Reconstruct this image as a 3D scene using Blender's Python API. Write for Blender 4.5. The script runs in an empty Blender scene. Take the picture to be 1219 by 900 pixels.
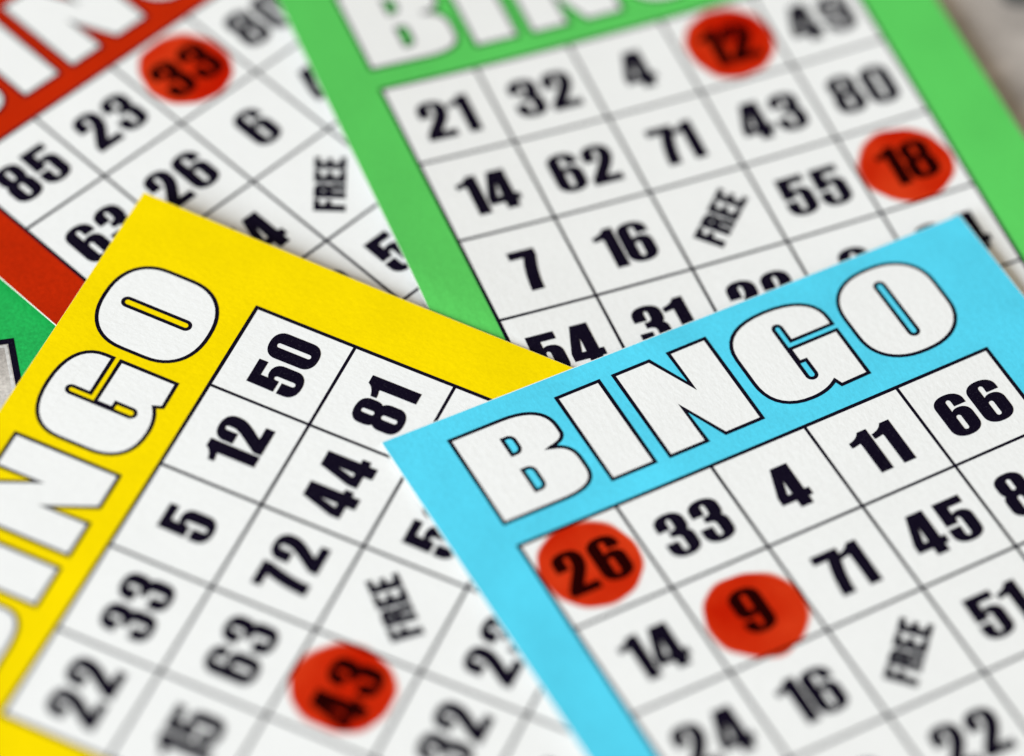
import bpy, bmesh, math, random
from mathutils import Vector, Matrix
from mathutils.geometry import tessellate_polygon

scene = bpy.context.scene
COL = scene.collection
random.seed(7)
S = 0.016                      # one bingo cell is 16 mm wide; lengths below are in cells

# ------------------------------------------------------------------ camera
PITCH, ROLL, CAM_H, F_PX = math.radians(51.8935), math.radians(5.1874), 28.5954, 4656.87
cam_data = bpy.data.cameras.new('camera')
cam = bpy.data.objects.new('camera', cam_data)
COL.objects.link(cam)
fwd = Vector((0, math.cos(PITCH), -math.sin(PITCH)))
up0 = Vector((0, math.sin(PITCH), math.cos(PITCH)))
rx0 = Vector((1, 0, 0))
cr, sr = math.cos(ROLL), math.sin(ROLL)
cx, cy = cr * rx0 + sr * up0, -sr * rx0 + cr * up0
M = Matrix((cx, cy, -fwd)).transposed().to_4x4()
M.translation = Vector((0, 0, CAM_H * S))
cam.matrix_world = M
cam_data.sensor_fit = 'HORIZONTAL'
cam_data.sensor_width = 36.0
cam_data.lens = F_PX / 1219.0 * 36.0
cam_data.clip_start, cam_data.clip_end = 0.01, 50.0
cam_data.dof.use_dof = True
cam_data.dof.focus_distance = 36.22 * S
cam_data.dof.aperture_fstop = 4.4
cam_data.dof.aperture_blades = 0
scene.camera = cam

# ------------------------------------------------------------------ light
world = bpy.data.worlds.new('World')
scene.world = world
world.use_nodes = True
bg = world.node_tree.nodes['Background']
bg.inputs['Color'].default_value = (1.0, 0.875, 0.69, 1)
bg.inputs['Strength'].default_value = 0.43

def area(name, loc, target, size, power, color):
    l = bpy.data.lights.new(name, 'AREA')
    l.shape = 'RECTANGLE'; l.size, l.size_y = size
    l.energy = power; l.color = color
    o = bpy.data.objects.new(name, l)
    COL.objects.link(o)
    o.location = loc
    d = Vector(target) - Vector(loc)
    o.rotation_euler = d.to_track_quat('-Z', 'Y').to_euler()
    return o
area('window_light', (-1.30, -0.72, 0.94), (0, 0.37, 0), (1.0, 1.0), 62, (0.90, 0.995, 1.115))

scene.view_settings.view_transform = 'Standard'
scene.view_settings.look = 'None'
scene.view_settings.exposure = 0.0
scene.view_settings.gamma = 1.0
scene.view_settings.use_curve_mapping = False

# ------------------------------------------------------------------ materials
def mat_paper(name, color, rough=0.62, mottle=0.06, speck=0.0, speck_col=(0.3, 0.28, 0.32), grain=1.0, spec=0.25, fine=0.06):
    """printed paper: base colour with soft mottle, fine fibre grain and optional ink specks"""
    m = bpy.data.materials.new(name)
    m.use_nodes = True
    nt = m.node_tree; N = nt.nodes; L = nt.links
    b = N['Principled BSDF']
    tc = N.new('ShaderNodeTexCoord')
    def noise(scale, detail=2.0, rough_=0.5):
        n = N.new('ShaderNodeTexNoise')
        n.inputs['Scale'].default_value = scale / S
        n.inputs['Detail'].default_value = detail
        n.inputs['Roughness'].default_value = rough_
        L.new(tc.outputs['Object'], n.inputs['Vector'])
        return n
    big = noise(1.1, 3.0)
    fin = noise(26.0, 4.0, 0.65)
    def remap(sock, lo, hi, a=0.3, c=0.7):
        r = N.new('ShaderNodeMapRange')
        r.inputs['From Min'].default_value, r.inputs['From Max'].default_value = a, c
        r.inputs['To Min'].default_value, r.inputs['To Max'].default_value = lo, hi
        L.new(sock, r.inputs['Value'])
        return r.outputs['Result']
    mul = N.new('ShaderNodeMath'); mul.operation = 'MULTIPLY'
    L.new(remap(big.outputs['Fac'], 1 - mottle, 1 + mottle), mul.inputs[0])
    L.new(remap(fin.outputs['Fac'], 1 - fine, 1 + fine), mul.inputs[1])
    vec = N.new('ShaderNodeVectorMath'); vec.operation = 'SCALE'
    vec.inputs[0].default_value = color
    L.new(mul.outputs[0], vec.inputs['Scale'])
    out = vec.outputs['Vector']
    if speck > 0:
        sp = noise(60.0, 2.0, 0.6)
        mix = N.new('ShaderNodeMix'); mix.data_type = 'RGBA'
        L.new(remap(sp.outputs['Fac'], 0.0, speck, 0.58, 0.74), mix.inputs['Factor'])
        L.new(out, mix.inputs['A'])
        mix.inputs['B'].default_value = (*speck_col, 1)
        out = mix.outputs['Result']
    L.new(out, b.inputs['Base Color'])
    b.inputs['Roughness'].default_value = rough
    b.inputs['Specular IOR Level'].default_value = spec
    # fibres of the stock, running across the sheet
    mp = N.new('ShaderNodeMapping')
    mp.inputs['Scale'].default_value = (1.0, 0.55, 1.0)
    L.new(tc.outputs['Object'], mp.inputs['Vector'])
    fb = N.new('ShaderNodeTexNoise')
    fb.inputs['Scale'].default_value = 20.0 / S
    fb.inputs['Detail'].default_value = 5.0
    fb.inputs['Roughness'].default_value = 0.62
    L.new(mp.outputs['Vector'], fb.inputs['Vector'])
    bp = N.new('ShaderNodeBump')
    bp.inputs['Strength'].default_value = 0.27 * grain
    bp.inputs['Distance'].default_value = 0.012 * S
    L.new(fb.outputs['Fac'], bp.inputs['Height'])
    L.new(bp.outputs['Normal'], b.inputs['Normal'])
    return m

WHITE = mat_paper('white_stock', (0.80, 0.80, 0.775), mottle=0.012, fine=0.03)
CORE = mat_paper('cut_paper_edge', (0.86, 0.84, 0.76), mottle=0.02)
BLACK = mat_paper('black_ink', (0.0048, 0.0030, 0.0105), rough=0.55, mottle=0.1, speck=0.28, speck_col=(0.06, 0.055, 0.075), spec=0.02)
M_BLUE = mat_paper('sky_blue_print', (0.078, 0.60, 0.79), mottle=0.085)
M_YELL = mat_paper('yellow_print', (0.85, 0.635, 0.0), mottle=0.05, spec=0.03, fine=0.04)
M_GREEN = mat_paper('light_green_print', (0.090, 0.54, 0.095), mottle=0.05)
M_RED = mat_paper('red_print', (0.47, 0.0185, 0.001), mottle=0.07, fine=0.12, spec=0.03)
M_DGREEN = mat_paper('dark_green_print', (0.012, 0.38, 0.075), mottle=0.08, fine=0.22, spec=0.15)
M_GREY = mat_paper('silver_grey_print', (0.46, 0.415, 0.375), mottle=0.42, fine=0.26)
M_PALE = mat_paper('pale_grey_print', (0.60, 0.57, 0.54), mottle=0.15, fine=0.2)
M_MARK = mat_paper('dark_grey_print', (0.10, 0.10, 0.095), mottle=0.1)
M_TABLE = mat_paper('table_laminate', (0.42, 0.36, 0.30), rough=0.45, mottle=0.12, grain=0.3)

def mat_dab():
    """wet dauber ink: a red glaze that the print shows through, thinner where less ink was left"""
    m = bpy.data.materials.new('red_dauber_ink')
    m.use_nodes = True
    nt = m.node_tree; N = nt.nodes; L = nt.links
    N.remove(N['Principled BSDF'])
    out = N['Material Output']
    tc = N.new('ShaderNodeTexCoord')
    n = N.new('ShaderNodeTexNoise'); n.inputs['Scale'].default_value = 1.3 / S; n.inputs['Detail'].default_value = 3.5
    L.new(tc.outputs['Object'], n.inputs['Vector'])
    r = N.new('ShaderNodeMapRange')
    r.inputs['From Min'].default_value, r.inputs['From Max'].default_value = .32, .70
    L.new(n.outputs['Fac'], r.inputs['Value'])
    mix = N.new('ShaderNodeMix'); mix.data_type = 'RGBA'
    L.new(r.outputs['Result'], mix.inputs['Factor'])
    mix.inputs['A'].default_value = (0.745, 0.09, 0.012, 1)
    mix.inputs['B'].default_value = (0.88, 0.225, 0.10, 1)
    at = N.new('ShaderNodeAttribute'); at.attribute_name = 'ink_amount'
    thin = N.new('ShaderNodeMix'); thin.data_type = 'RGBA'
    L.new(at.outputs['Fac'], thin.inputs['Factor'])
    thin.inputs['A'].default_value = (1, 1, 1, 1)
    L.new(mix.outputs['Result'], thin.inputs['B'])
    tr = N.new('ShaderNodeBsdfTransparent')
    L.new(thin.outputs['Result'], tr.inputs['Color'])
    df = N.new('ShaderNodeBsdfPrincipled')
    df.inputs['Base Color'].default_value = (0.62, 0.03, 0.03, 1)
    df.inputs['Roughness'].default_value = 0.4
    df.inputs['Specular IOR Level'].default_value = 0.3
    fac = N.new('ShaderNodeMath'); fac.operation = 'MULTIPLY'; fac.inputs[1].default_value = 0.02
    L.new(at.outputs['Fac'], fac.inputs[0])
    ms = N.new('ShaderNodeMixShader')
    L.new(fac.outputs[0], ms.inputs['Fac'])
    L.new(tr.outputs[0], ms.inputs[1]); L.new(df.outputs[0], ms.inputs[2])
    L.new(ms.outputs[0], out.inputs['Surface'])
    return m
DAB = mat_dab()

# ------------------------------------------------------------------ outlines
def path(cmds, n=10):
    """M/L x y, C (cubic), H / V = quarter ellipse that leaves the current point horizontally / vertically"""
    pts = []
    for c in cmds:
        k, a = c[0], c[1:]
        if k in 'ML':
            pts.append((a[0], a[1]))
        elif k == 'C':
            x0, y0 = pts[-1]
            for i in range(1, n + 1):
                t = i / n; u = 1 - t
                pts.append((u**3*x0 + 3*u*u*t*a[0] + 3*u*t*t*a[2] + t**3*a[4],
                            u**3*y0 + 3*u*u*t*a[1] + 3*u*t*t*a[3] + t**3*a[5]))
        else:
            x0, y0 = pts[-1]; x1, y1 = a[0], a[1]
            e = a[2] if len(a) > 2 else 2.0        # >2 is squarer than an ellipse
            for i in range(1, n + 1):
                t = math.pi / 2 * i / n
                s_, c_ = math.sin(t) ** (2 / e), max(0, math.cos(t)) ** (2 / e)
                if k == 'H':
                    pts.append((x0 + (x1 - x0) * s_, y1 + (y0 - y1) * c_))
                else:
                    pts.append((x1 + (x0 - x1) * c_, y0 + (y1 - y0) * s_))
    out = []
    for p in pts:
        if not out or math.hypot(p[0]-out[-1][0], p[1]-out[-1][1]) > 1e-5:
            out.append(p)
    if math.hypot(out[0][0]-out[-1][0], out[0][1]-out[-1][1]) < 1e-5:
        out.pop()
    return out

def slot(x0, x1, y0, y1, r):
    return path([('M', x0, y0 + r), ('L', x0, y1 - r), ('V', (x0+x1)/2, y1), ('H', x1, y1 - r),
                 ('L', x1, y0 + r), ('V', (x0+x1)/2, y0), ('H', x0, y0 + r)], 6)

E_ = 2.25
G = {}
G['0'] = (0.60, [path([('M', 0, .24), ('L', 0, .76), ('V', .30, 1, E_), ('H', .60, .76, E_), ('L', .60, .24), ('V', .30, 0, E_), ('H', 0, .24, E_)]),
                 slot(.238, .362, .135, .865, .06)])
G['1'] = (0.435, [path([('M', 0, .735), ('L', 0, .84), ('C', .12, .86, .22, .92, .255, 1), ('L', .435, 1), ('L', .435, 0), ('L', .195, 0), ('L', .195, .72),
                        ('C', .195, .765, .17, .765, .12, .75), ('C', .08, .74, .04, .735, 0, .735)])])
G['2'] = (0.60, [path([('M', .005, .60), ('L', .005, .77), ('V', .29, 1, E_), ('H', .585, .76, E_), ('L', .585, .72),
                       ('C', .585, .52, .42, .36, .30, .175), ('L', .59, .175), ('L', .59, 0), ('L', 0, 0), ('L', 0, .145),
                       ('C', .19, .44, .345, .60, .345, .74), ('L', .345, .82), ('V', .29, .885), ('H', .237, .82), ('L', .237, .60)])])
G['3'] = (0.60, [path([('M', .005, .66), ('L', .005, .77), ('V', .295, 1, E_), ('H', .585, .78, E_), ('L', .585, .71), ('C', .585, .61, .56, .565, .515, .54),
                       ('C', .575, .51, .60, .45, .60, .38), ('L', .60, .23), ('V', .30, 0, E_), ('H', 0, .23, E_), ('L', 0, .36), ('L', .238, .36), ('L', .238, .18),
                       ('V', .30, .115), ('H', .362, .18), ('L', .362, .37), ('V', .20, .475, 2.6), ('L', .185, .475), ('L', .185, .60), ('H', .345, .69, 2.6),
                       ('L', .345, .82), ('V', .292, .885), ('H', .24, .82), ('L', .24, .66)])])
G['4'] = (0.63, [path([('M', 0, .175), ('L', 0, .355), ('L', .205, 1), ('L', .535, 1), ('L', .535, .335), ('L', .63, .335), ('L', .63, .175), ('L', .535, .175),
                       ('L', .535, 0), ('L', .295, 0), ('L', .295, .175)]), [(.185, .335), (.295, .335), (.295, .74)]])
G['5'] = (0.60, [path([('M', .02, 1), ('L', .565, 1), ('L', .565, .835), ('L', .245, .835), ('L', .245, .645), ('C', .28, .68, .32, .695, .375, .695),
                       ('H', .60, .49, E_), ('L', .60, .23), ('V', .30, 0, E_), ('H', 0, .23, E_), ('L', 0, .37), ('L', .238, .37), ('L', .238, .18), ('V', .30, .115),
                       ('H', .362, .18), ('L', .362, .50), ('V', .30, .575), ('H', .25, .51), ('L', .25, .455), ('L', .01, .455)])])
six = [path([('M', .595, .705), ('L', .595, .77), ('V', .30, 1, E_), ('H', 0, .76, E_), ('L', 0, .24), ('V', .30, 0, E_), ('H', .60, .24, E_), ('L', .60, .44),
             ('V', .40, .64, E_), ('C', .32, .64, .265, .615, .238, .56), ('L', .238, .82), ('V', .30, .885), ('H', .362, .82), ('L', .362, .705)]),
       slot(.238, .362, .12, .50, .06)]
G['6'] = (0.60, six)
G['9'] = (0.60, [[(.60 - x, 1 - y) for x, y in c] for c in six])
G['7'] = (0.53, [path([('M', 0, 1), ('L', .53, 1), ('L', .53, .83), ('C', .44, .55, .385, .30, .38, 0), ('L', .135, 0), ('C', .145, .30, .20, .60, .285, .825), ('L', 0, .825)])])
G['8'] = (0.60, [path([('M', .015, .70), ('L', .015, .79), ('V', .30, 1, E_), ('H', .585, .79, E_), ('L', .585, .70), ('C', .585, .61, .56, .56, .52, .54),
                       ('C', .575, .505, .60, .45, .60, .37), ('L', .60, .22), ('V', .30, 0, E_), ('H', 0, .22, E_), ('L', 0, .37),
                       ('C', 0, .45, .025, .505, .08, .54), ('C', .04, .56, .015, .61, .015, .70)]),
                 slot(.243, .357, .595, .88, .055), slot(.238, .362, .12, .465, .06)])
G['F'] = (0.50, [[(0, 0), (0, 1), (.49, 1), (.49, .82), (.27, .82), (.27, .62), (.46, .62), (.46, .45), (.27, .45), (.27, 0)]])
G['E'] = (0.52, [[(0, 0), (0, 1), (.51, 1), (.51, .82), (.27, .82), (.27, .60), (.47, .60), (.47, .43), (.27, .43), (.27, .18), (.52, .18), (.52, 0)]])
G['R'] = (0.62, [path([('M', 0, 0), ('L', 0, 1), ('L', .30, 1), ('C', .55, 1, .61, .93, .61, .76), ('L', .61, .68), ('C', .61, .58, .58, .53, .49, .52),
                       ('C', .58, .50, .61, .46, .61, .37), ('L', .61, 0), ('L', .36, 0), ('L', .36, .35), ('C', .36, .43, .35, .445, .27, .445), ('L', .27, 0)]),
                 path([('M', .27, .83), ('L', .29, .83), ('V', .345, .77), ('L', .345, .68), ('V', .29, .61), ('L', .27, .61)])])

# header letters, drawn in the card's own frame (cells; x from the grid's left edge, y above the grid's top edge)
LET = {}
LET['B'] = [path([('M', .005, .276), ('L', .005, 1.322), ('L', .54, 1.322), ('C', .82, 1.322, .968, 1.22, .968, 1.03), ('L', .968, .97), ('C', .968, .89, .90, .855, .765, .842),
                  ('C', .92, .825, .985, .74, .985, .61), ('L', .985, .50), ('C', .985, .345, .87, .276, .61, .276)]),
            path([('M', .442, .923), ('L', .442, 1.118), ('L', .49, 1.118), ('H', .545, 1.06), ('L', .545, .985), ('V', .49, .923)], 6),
            path([('M', .442, .472), ('L', .442, .732), ('L', .49, .732), ('H', .547, .67), ('L', .547, .535), ('V', .49, .472)], 6)]
LET['I'] = [[(1.124, .270), (1.122, 1.318), (1.572, 1.318), (1.572, .270)]]
LET['N'] = [[(1.728, .262), (1.724, 1.312), (2.107, 1.312), (2.325, .85), (2.312, 1.31), (2.706, 1.31), (2.709, .260), (2.316, .260), (2.103, .72), (2.119, .262)]]
LET['G'] = [path([('M', 3.868, .917), ('L', 3.414, .917), ('L', 3.414, 1.09), ('V', 3.375, 1.135), ('H', 3.334, 1.09), ('L', 3.334, .49), ('V', 3.38, .445), ('H', 3.426, .49),
                  ('L', 3.426, .663), ('L', 3.354, .665), ('L', 3.354, .838), ('L', 3.867, .838), ('L', 3.867, .265), ('L', 3.569, .259), ('L', 3.539, .335),
                  ('C', 3.46, .28, 3.37, .252, 3.25, .252), ('C', 2.98, .252, 2.845, .40, 2.845, .64), ('L', 2.845, .95), ('C', 2.845, 1.19, 3.02, 1.327, 3.36, 1.327),
                  ('C', 3.71, 1.327, 3.868, 1.19, 3.868, 1.0)], 9)]
LET['O'] = [path([('M', 4.005, .68), ('L', 4.005, .90), ('V', 4.50, 1.327, 2.3), ('H', 4.998, .90, 2.3), ('L', 4.998, .68), ('V', 4.50, .250, 2.3), ('H', 4.005, .68, 2.3)], 12),
            slot(4.462, 4.552, .452, 1.14, .045)]

# ------------------------------------------------------------------ the sheets, bent as they lie
CH = 1.016                                      # row height in cells
class Sheet:
    def __init__(s, name, x, y, th, z, ax, ay, kx, ky, kxy, tl, tr, left=-.565, right=5.69, over=(), taper=0.0):
        s.taper = taper
        s.name, s.x, s.y, s.th = name, x, y, th
        s.p = (z, ax, ay, kx, ky, kxy)
        s.left, s.right, s.tl, s.tr, s.bot = left, right, tl, tr, -5 * CH - .60
        s.over = over
        s.c, s.s = math.cos(th), math.sin(th)
    def raw(s, a, b):
        z, ax, ay, kx, ky, kxy = s.p
        A, B = a - 2.5, b + 2
        # the bend measured inside the frame eases out beyond it, so hidden ends lie flat
        Bq = max(B, -3.2)
        return z + ax*A + ay*(B if B > -3.2 else -3.2 + 0.6*(B + 3.2)) + kx*A*A + ky*Bq*Bq + kxy*A*Bq
    def xy(s, a, b):
        return s.x + s.c*a - s.s*b, s.y + s.s*a + s.c*b
    def ab(s, X, Y):
        dx, dy = X - s.x, Y - s.y
        return s.c*dx + s.s*dy, -s.s*dx + s.c*dy
    def h(s, a, b):
        z = s.raw(a, b)
        if s.over:
            X, Y = s.xy(a, b)
            for o in s.over:
                A, B = o.ab(X, Y)
                ca, cb = min(max(A, o.left), o.right), min(max(B, o.bot), o.tl)
                d = math.hypot(A - ca, B - cb)
                lim = o.h(ca, cb) - 0.030 + 0.10 * d
                # smooth minimum: no crease where the sheet starts to give way
                q = max(0.0, 0.02 - abs(lim - z))
                z = min(lim, z) - q*q/0.08
        return z

blue_s = Sheet('blue', 0.1940, 20.4169, .5726, .1736, .0077, -.0093, .0026, .0001, .0014, 1.588, 1.505, -.56, 5.667)
yell_s = Sheet('yellow', -4.1034, 18.1626, 1.2295, .0774, -.0014, .0142, .0035, .0035, .0008, 1.557, 1.555, -.565, 5.742, over=(blue_s,), taper=.095)
gren_s = Sheet('green', -1.5335, 25.7558, .4614, .0288, .0016, .0062, .0108, .0007, -.0028, 1.56, 1.56, -.562, 5.717, over=(blue_s, yell_s))
red_s = Sheet('red', -5.495, 24.3159, .8679, .0003, -.0021, -.0007, .002, .0017, 0.0, 1.56, 1.56, -.560, 5.70, over=(blue_s, yell_s, gren_s))

def link_mesh(name, verts, faces, mats, parent, mat_idx=None):
    me = bpy.data.meshes.new(name)
    me.from_pydata(verts, [], faces)
    for m in mats: me.materials.append(m)
    if mat_idx:
        me.polygons.foreach_set('material_index', mat_idx)
    me.validate(); me.update()
    o = bpy.data.objects.new(name, me)
    COL.objects.link(o)
    if parent is not None: o.parent = parent
    return o

class Acc:
    """collects flat shapes and lays them on a bent sheet at a small height above it"""
    def __init__(s): s.v, s.f, s.i = [], [], []
    def add(s, verts, faces, idx=0):
        n = len(s.v); s.v += verts
        s.f += [tuple(n + k for k in f) for f in faces]; s.i += [idx] * len(faces)
    def poly(s, loops, lift, idx=0):
        tris = tessellate_polygon([[Vector((x, y, 0)) for x, y in lp] for lp in loops])
        flat = [p for lp in loops for p in lp]
        faces = []
        for t in tris:
            a, b, c = (flat[k] for k in t)
            ar = (b[0]-a[0])*(c[1]-a[1]) - (b[1]-a[1])*(c[0]-a[0])
            if abs(ar) < 1e-10: continue
            faces.append(tuple(t) if ar > 0 else (t[0], t[2], t[1]))
        s.add([(x, y, lift) for x, y in flat], faces, idx)
    def stroke(s, lp, w, lift, idx=0):
        n = len(lp); L, R = [], []
        for k in range(n):
            p0, p1, p2 = lp[k-1], lp[k], lp[(k+1) % n]
            def nrm(a, b):
                d = math.hypot(b[0]-a[0], b[1]-a[1]) or 1e-9
                return (-(b[1]-a[1])/d, (b[0]-a[0])/d)
            n1, n2 = nrm(p0, p1), nrm(p1, p2)
            mx, my = n1[0]+n2[0], n1[1]+n2[1]
            ml = math.hypot(mx, my) or 1e-9
            mx, my = mx/ml, my/ml
            full = 1.0 / max(mx*n1[0] + my*n1[1], .05)
            cross = n1[0]*n2[1] - n1[1]*n2[0]        # >0: left turn, the left side lies inside the angle
            kl = min(full, 6.0 if cross > 0 else 2.0) * w / 2
            kr = min(full, 6.0 if cross < 0 else 2.0) * w / 2
            L.append((p1[0]+mx*kl, p1[1]+my*kl, lift)); R.append((p1[0]-mx*kr, p1[1]-my*kr, lift))
        fs = []
        for k in range(n):
            q = (k + 1) % n
            fs.append((k, n + k, n + q, q))
        s.add(L + R, fs, idx)
    def grid(s, x0, x1, y0, y1, nx, ny, lift, idx=0):
        v = [(x0 + (x1-x0)*i/nx, y0 + (y1-y0)*j/ny, lift) for j in range(ny+1) for i in range(nx+1)]
        f = [(j*(nx+1)+i, j*(nx+1)+i+1, (j+1)*(nx+1)+i+1, (j+1)*(nx+1)+i) for j in range(ny) for i in range(nx)]
        s.add(v, f, idx)
    def build(s, name, sheet, mats, parent):
        vs = [(a*S, b*S, (sheet.h(a, b) + z) * S) for a, b, z in s.v]
        o = link_mesh(name, vs, s.f, mats, parent, s.i)
        return o

THICK = .016
def paper_sheet(sheet, print_mat, parent, name='paper_sheet', rim_w=.001):
    """the card stock: printed top, white cut edge with a hairline unprinted rim, white back"""
    nx, ny = 52, 60
    rim = rim_w
    us = [0, rim/6.2] + [k/nx for k in range(1, nx)] + [1 - rim/6.2, 1]
    ws = [0, rim/7.2] + [k/ny for k in range(1, ny)] + [1 - rim/7.2, 1]
    def at(u, w):
        a = sheet.left + (sheet.right - sheet.taper*(1 - w) - sheet.left) * u
        t = sheet.tl + (sheet.tr - sheet.tl) * u
        return a, sheet.bot + (t - sheet.bot) * w
    W, Hh = len(us), len(ws)
    vs, fs, mi = [], [], []
    for lay in (0, 1):
        for w in ws:
            for u in us:
                a, b = at(u, w)
                vs.append((a*S, b*S, (sheet.h(a, b) - lay*THICK)*S))
    n = W * Hh
    for j in range(Hh-1):
        for i in range(W-1):
            q = (j*W+i, j*W+i+1, (j+1)*W+i+1, (j+1)*W+i)
            fs.append(q); mi.append(1 if i in (0, W-2) or j in (0, Hh-2) else 0)
            fs.append(tuple(n + k for k in reversed(q))); mi.append(1)
    ring = [(i, 0) for i in range(W)] + [(W-1, j) for j in range(1, Hh)] + [(i, Hh-1) for i in range(W-2, -1, -1)] + [(0, j) for j in range(Hh-2, 0, -1)]
    for k in range(len(ring)):
        a, b = ring[k], ring[(k+1) % len(ring)]
        ia, ib = a[1]*W+a[0], b[1]*W+b[0]
        fs.append((ia, n+ia, n+ib, ib)); mi.append(1)
    return link_mesh(name, vs, fs, [print_mat, CORE], parent, mi)

NUM_H = .486
def number_loops(txt, cx, cy):
    h = NUM_H; x = 0; out = []
    wx = 1.03
    gap = .114
    for k, ch in enumerate(txt):
        w, loops = G[ch]
        if k: x += gap - (.14 if txt == '71' else .06 if '1' in (ch, txt[k-1]) else 0)
        out.append((x, loops)); x += w
    x0 = cx - x*h*wx/2 - (.018 if txt[-1] == '1' else 0)
    return [[[(x0 + (px + lx)*h*wx, cy - h/2 + py*h) for px, py in lp] for lp in loops] for lx, loops in out]

def free_loops(cx, cy):
    h, ang = .302, math.radians(45)
    x = 0; out = []
    for k, ch in enumerate('FREE'):
        w, loops = G[ch]
        if k: x += .075
        out.append((x, loops)); x += w
    x0 = -x*h*.95/2; c, s = math.cos(ang), math.sin(ang)
    res = []
    for lx, loops in out:
        r = []
        for lp in loops:
            q = [(x0 + (px + lx)*h*.95, -h/2 + py*h) for px, py in lp]
            r.append([(cx + c*a - s*b, cy + s*a + c*b) for a, b in q])
        res.append(r)
    return res

def bingo_card(sheet, print_mat, label, rows, dabs, name='bingo_card', nudge={}):
    root = bpy.data.objects.new(name, None)
    COL.objects.link(root)
    root.empty_display_size = .01
    root.location = (sheet.x*S, sheet.y*S, 0)
    root.rotation_euler = (0, 0, sheet.th)
    root['label'] = label; root['category'] = 'bingo card'; root['group'] = 'overlapping bingo cards'
    paper_sheet(sheet, print_mat, root, rim_w=.006 if sheet is blue_s else .001)
    for ch in 'BINGO':
        A = Acc()
        A.poly(LET[ch], .0015, 0)
        for lp in LET[ch]: A.stroke(lp, .036, .0030, 1)
        A.build('header_letter', sheet, [WHITE, BLACK], root)
    A = Acc()
    A.grid(0, 5, -5*CH, 0, 40, 40, .0015, 0)
    lw, ow = .031, .037
    for k in range(6):
        w = ow if k in (0, 5) else lw
        A.grid(k - w/2, k + w/2, -5*CH - ow/2, ow/2, 1, 44, .0030, 1)
        # the horizontal rules are cut at the vertical ones so that no two strips overlap
        for c in range(5):
            wl, wr = (ow if c == 0 else lw), (ow if c == 4 else lw)
            A.grid(c + wl/2, c + 1 - wr/2, -k*CH - w/2, -k*CH + w/2, 8, 1, .0030, 1)
    grid = A.build('number_grid', sheet, [WHITE, BLACK], root)
    for r, row in enumerate(rows):
        for c, txt in enumerate(row):
            if not txt: continue
            cx_, cy_ = c + .515, -(r + .522)*CH
            if (r, c) in nudge:
                cx_ += nudge[r, c][0]; cy_ += nudge[r, c][1]
            A = Acc()
            if txt == 'FREE':
                for lp in free_loops(cx_ + .005, cy_ + .005):
                    A.poly(lp, .0045)
                    for edge in lp: A.stroke(edge, .008, .0048)
                A.build('free_lettering', sheet, [BLACK], grid)
            else:
                for lp in number_loops(txt, cx_, cy_):
                    A.poly(lp, .0045)
                    for edge in lp: A.stroke(edge, .010, .0048)      # ink spread
                A.build('number', sheet, [BLACK], grid)
    for (a, b, rad, num) in dabs:
        A = Acc()
        ph = [random.uniform(0, 6.28) for _ in range(9)]
        am = [.010, .011, .009, .006, .004, .003]
        n = 96; rings = [.25, .5, .75, .93, 1.0, None]
        vs, amt = [(a, b, .006)], [1.0]
        for q in rings:
            for k in range(n):
                t = 2*math.pi*k/n
                rr = rad*(1 + sum(am[q_]*math.sin((q_+2)*t + ph[q_]) for q_ in range(6)))
                if q is None:        # ink wicking outwards, further on one side than the other
                    rr += 0.012 + .032*max(0, math.sin(t + ph[6]))**3 + .008*math.sin(5*t + ph[7]) + .006*math.sin(11*t + ph[8])
                    amt.append(0.0)
                else:
                    rr *= q - (.018 if q == 1.0 else 0); amt.append(1.0)
                vs.append((a + rr*math.cos(t), b + rr*math.sin(t), .006))
        fs = []
        for k in range(n):
            k2 = (k+1) % n
            fs.append((0, 1+k, 1+k2))
            for q in range(len(rings)-1):
                o1, o2 = 1+q*n, 1+(q+1)*n
                fs.append((o1+k, o2+k, o2+k2, o1+k2))
        A.add(vs, fs)
        d = A.build('ink_dab', sheet, [DAB], grid)
        d.data.attributes.new('ink_amount', 'FLOAT', 'POINT').data.foreach_set('value', amt)
        d['label'] = 'round red dauber ink mark over the number ' + num
    return root

bingo_card(blue_s, M_BLUE, 'sky blue bingo card lying on top of the yellow and light green cards',
           [['26', '33', '4', '11', '66'],
            ['14', '9', '71', '45', '80'],
            ['24', '16', 'FREE', '51', ''],
            ['', '6', '22', '', '']],
           [(.473, -.469, .466, '26'), (1.515, -1.609, .463, '9')], nudge={(0, 0): (-.028, .048)})
bingo_card(yell_s, M_YELL, 'yellow bingo card turned sideways, one corner tucked under the blue card',
           [['22', '33', '5', '12', '50'],
            ['15', '63', '72', '44', '81'],
            ['', '43', 'FREE', '59', ''],
            ['', '32', '23', '', ''],
            ['', '8', '', '', '']],
           [(1.543, -2.51, .460, '43')])
bingo_card(gren_s, M_GREEN, 'light green bingo card behind the blue card, with 12 and 18 dabbed red',
           [['21', '32', '4', '12', '49'],
            ['14', '62', '71', '43', '80'],
            ['7', '16', 'FREE', '55', '18'],
            ['54', '31', '22', '6', '64']],
           [(3.531, -.521, .450, '12'), (4.489, -2.587, .462, '18')],
           nudge={(3, 0): (-.03, .012), (3, 1): (-.012, .018)})
bingo_card(red_s, M_RED, 'red bingo card behind the yellow card, with number 33 dabbed red',
           [['85', '23', '33', '80', ''],
            ['63', '26', '6', '47', ''],
            ['', '14', 'FREE', '', ''],
            ['', '30', '57', '', '']],
           [(2.509, -.521, .456, '33')])

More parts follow.
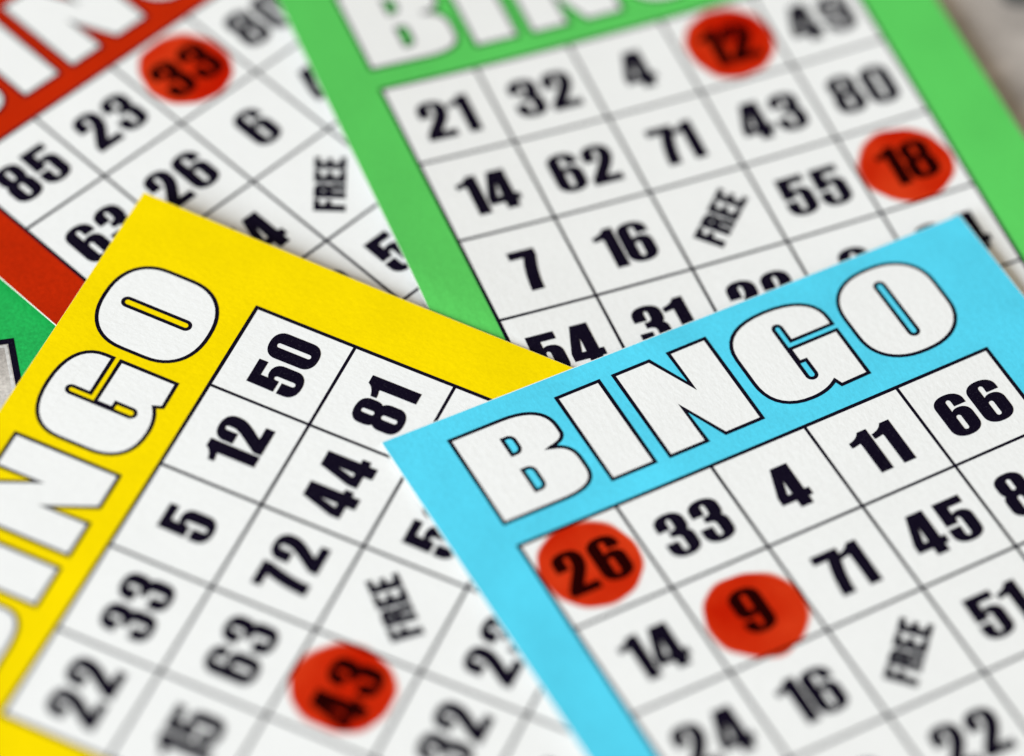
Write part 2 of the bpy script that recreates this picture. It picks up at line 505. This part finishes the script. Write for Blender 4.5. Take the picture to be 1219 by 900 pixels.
# ------------------------------------------------------------------ two more cards that only show a corner
def plain_card(label, name, corners_xy, z, mat):
    """a flat rectangular card: origin corner, direction, width and length in cells"""
    (ox, oy), th, w, l = corners_xy
    root = bpy.data.objects.new(name, None)
    COL.objects.link(root)
    root.empty_display_size = .01
    root.location = (ox*S, oy*S, z*S); root.rotation_euler = (0, 0, th)
    root['label'] = label; root['category'] = 'printed card'
    sh = Sheet('flat', 0, 0, 0, 0, 0, 0, 0, 0, 0, l, l, 0, w)
    sh.bot = 0
    paper_sheet(sh, mat, root)
    return root, sh

Z_LOW = -.075
dg_dir = math.radians(-72.0)
def to_local(root_xy, th, p):
    dx, dy = p[0]-root_xy[0], p[1]-root_xy[1]
    c, s = math.cos(th), math.sin(th)
    return (c*dx + s*dy, -s*dx + c*dy)
dg_o = (-8.9, 18.4)
dg_th = math.radians(16.5)
dg, dg_s = plain_card('dark green card with a grey black-edged letter, under the red and yellow cards', 'printed_card',
                      (dg_o, dg_th, 6.2, 7.2), Z_LOW, M_DGREEN)
A = Acc()
P = [to_local(dg_o, dg_th, q) for q in ((-4.672, 22.385), (-4.31, 21.17))]      # right side of the letter stroke
P1, P2 = Vector(P[0]), Vector(P[1])
dv = (P2 - P1).normalized(); nv = Vector((dv.y, -dv.x))
if nv.x > 0: nv = -nv
q = [P1, P2 + dv*.6, P2 + dv*.6 + nv*.62, P1 + nv*.62]
lp = [tuple(k) for k in q]
A.poly([lp], .0015, 0)
ins = [P1 + nv*.055 + dv*.055, P2 + dv*.545 + nv*.055, P2 + dv*.545 + nv*.565, P1 + nv*.565 + dv*.055]
A.stroke([tuple(k) for k in ins], .03, .0025, 2)
A.stroke(lp, .06, .0035, 1)
A.build('header_letter', dg_s, [M_GREY, BLACK, M_PALE], dg)

gy_o, gy_th = (3.2, 21.9), .4614 + math.radians(2.5)
gy, gy_s = plain_card('silver grey card with a dark mark, peeking out beyond the light green card', 'printed_card',
                      (gy_o, gy_th, 6.2, 7.2), Z_LOW + .002, M_GREY)
A = Acc()
c0 = to_local(gy_o, gy_th, (4.86, 28.12))
lp = [(c0[0] + .30*math.cos(t)*(1 + .15*math.sin(2*t)), c0[1] + .26*math.sin(t)) for t in [2*math.pi*k/28 for k in range(28)]]
A.poly([lp], .002, 0)
A.build('printed_mark', gy_s, [M_MARK], gy)

# ------------------------------------------------------------------ the table they lie on
bm = bmesh.new()
bmesh.ops.create_cube(bm, size=1.0)
bmesh.ops.scale(bm, vec=(1.1, 1.1, .03), verts=bm.verts)
bmesh.ops.bevel(bm, geom=bm.edges[:], offset=.003, segments=2, affect='EDGES')
me = bpy.data.meshes.new('table_top')
bm.to_mesh(me); bm.free()
me.materials.append(M_TABLE)
tt = bpy.data.objects.new('table_top', me)
COL.objects.link(tt)
tt.location = (0, .38, (Z_LOW - .03)*S - .015)
tt['kind'] = 'structure'
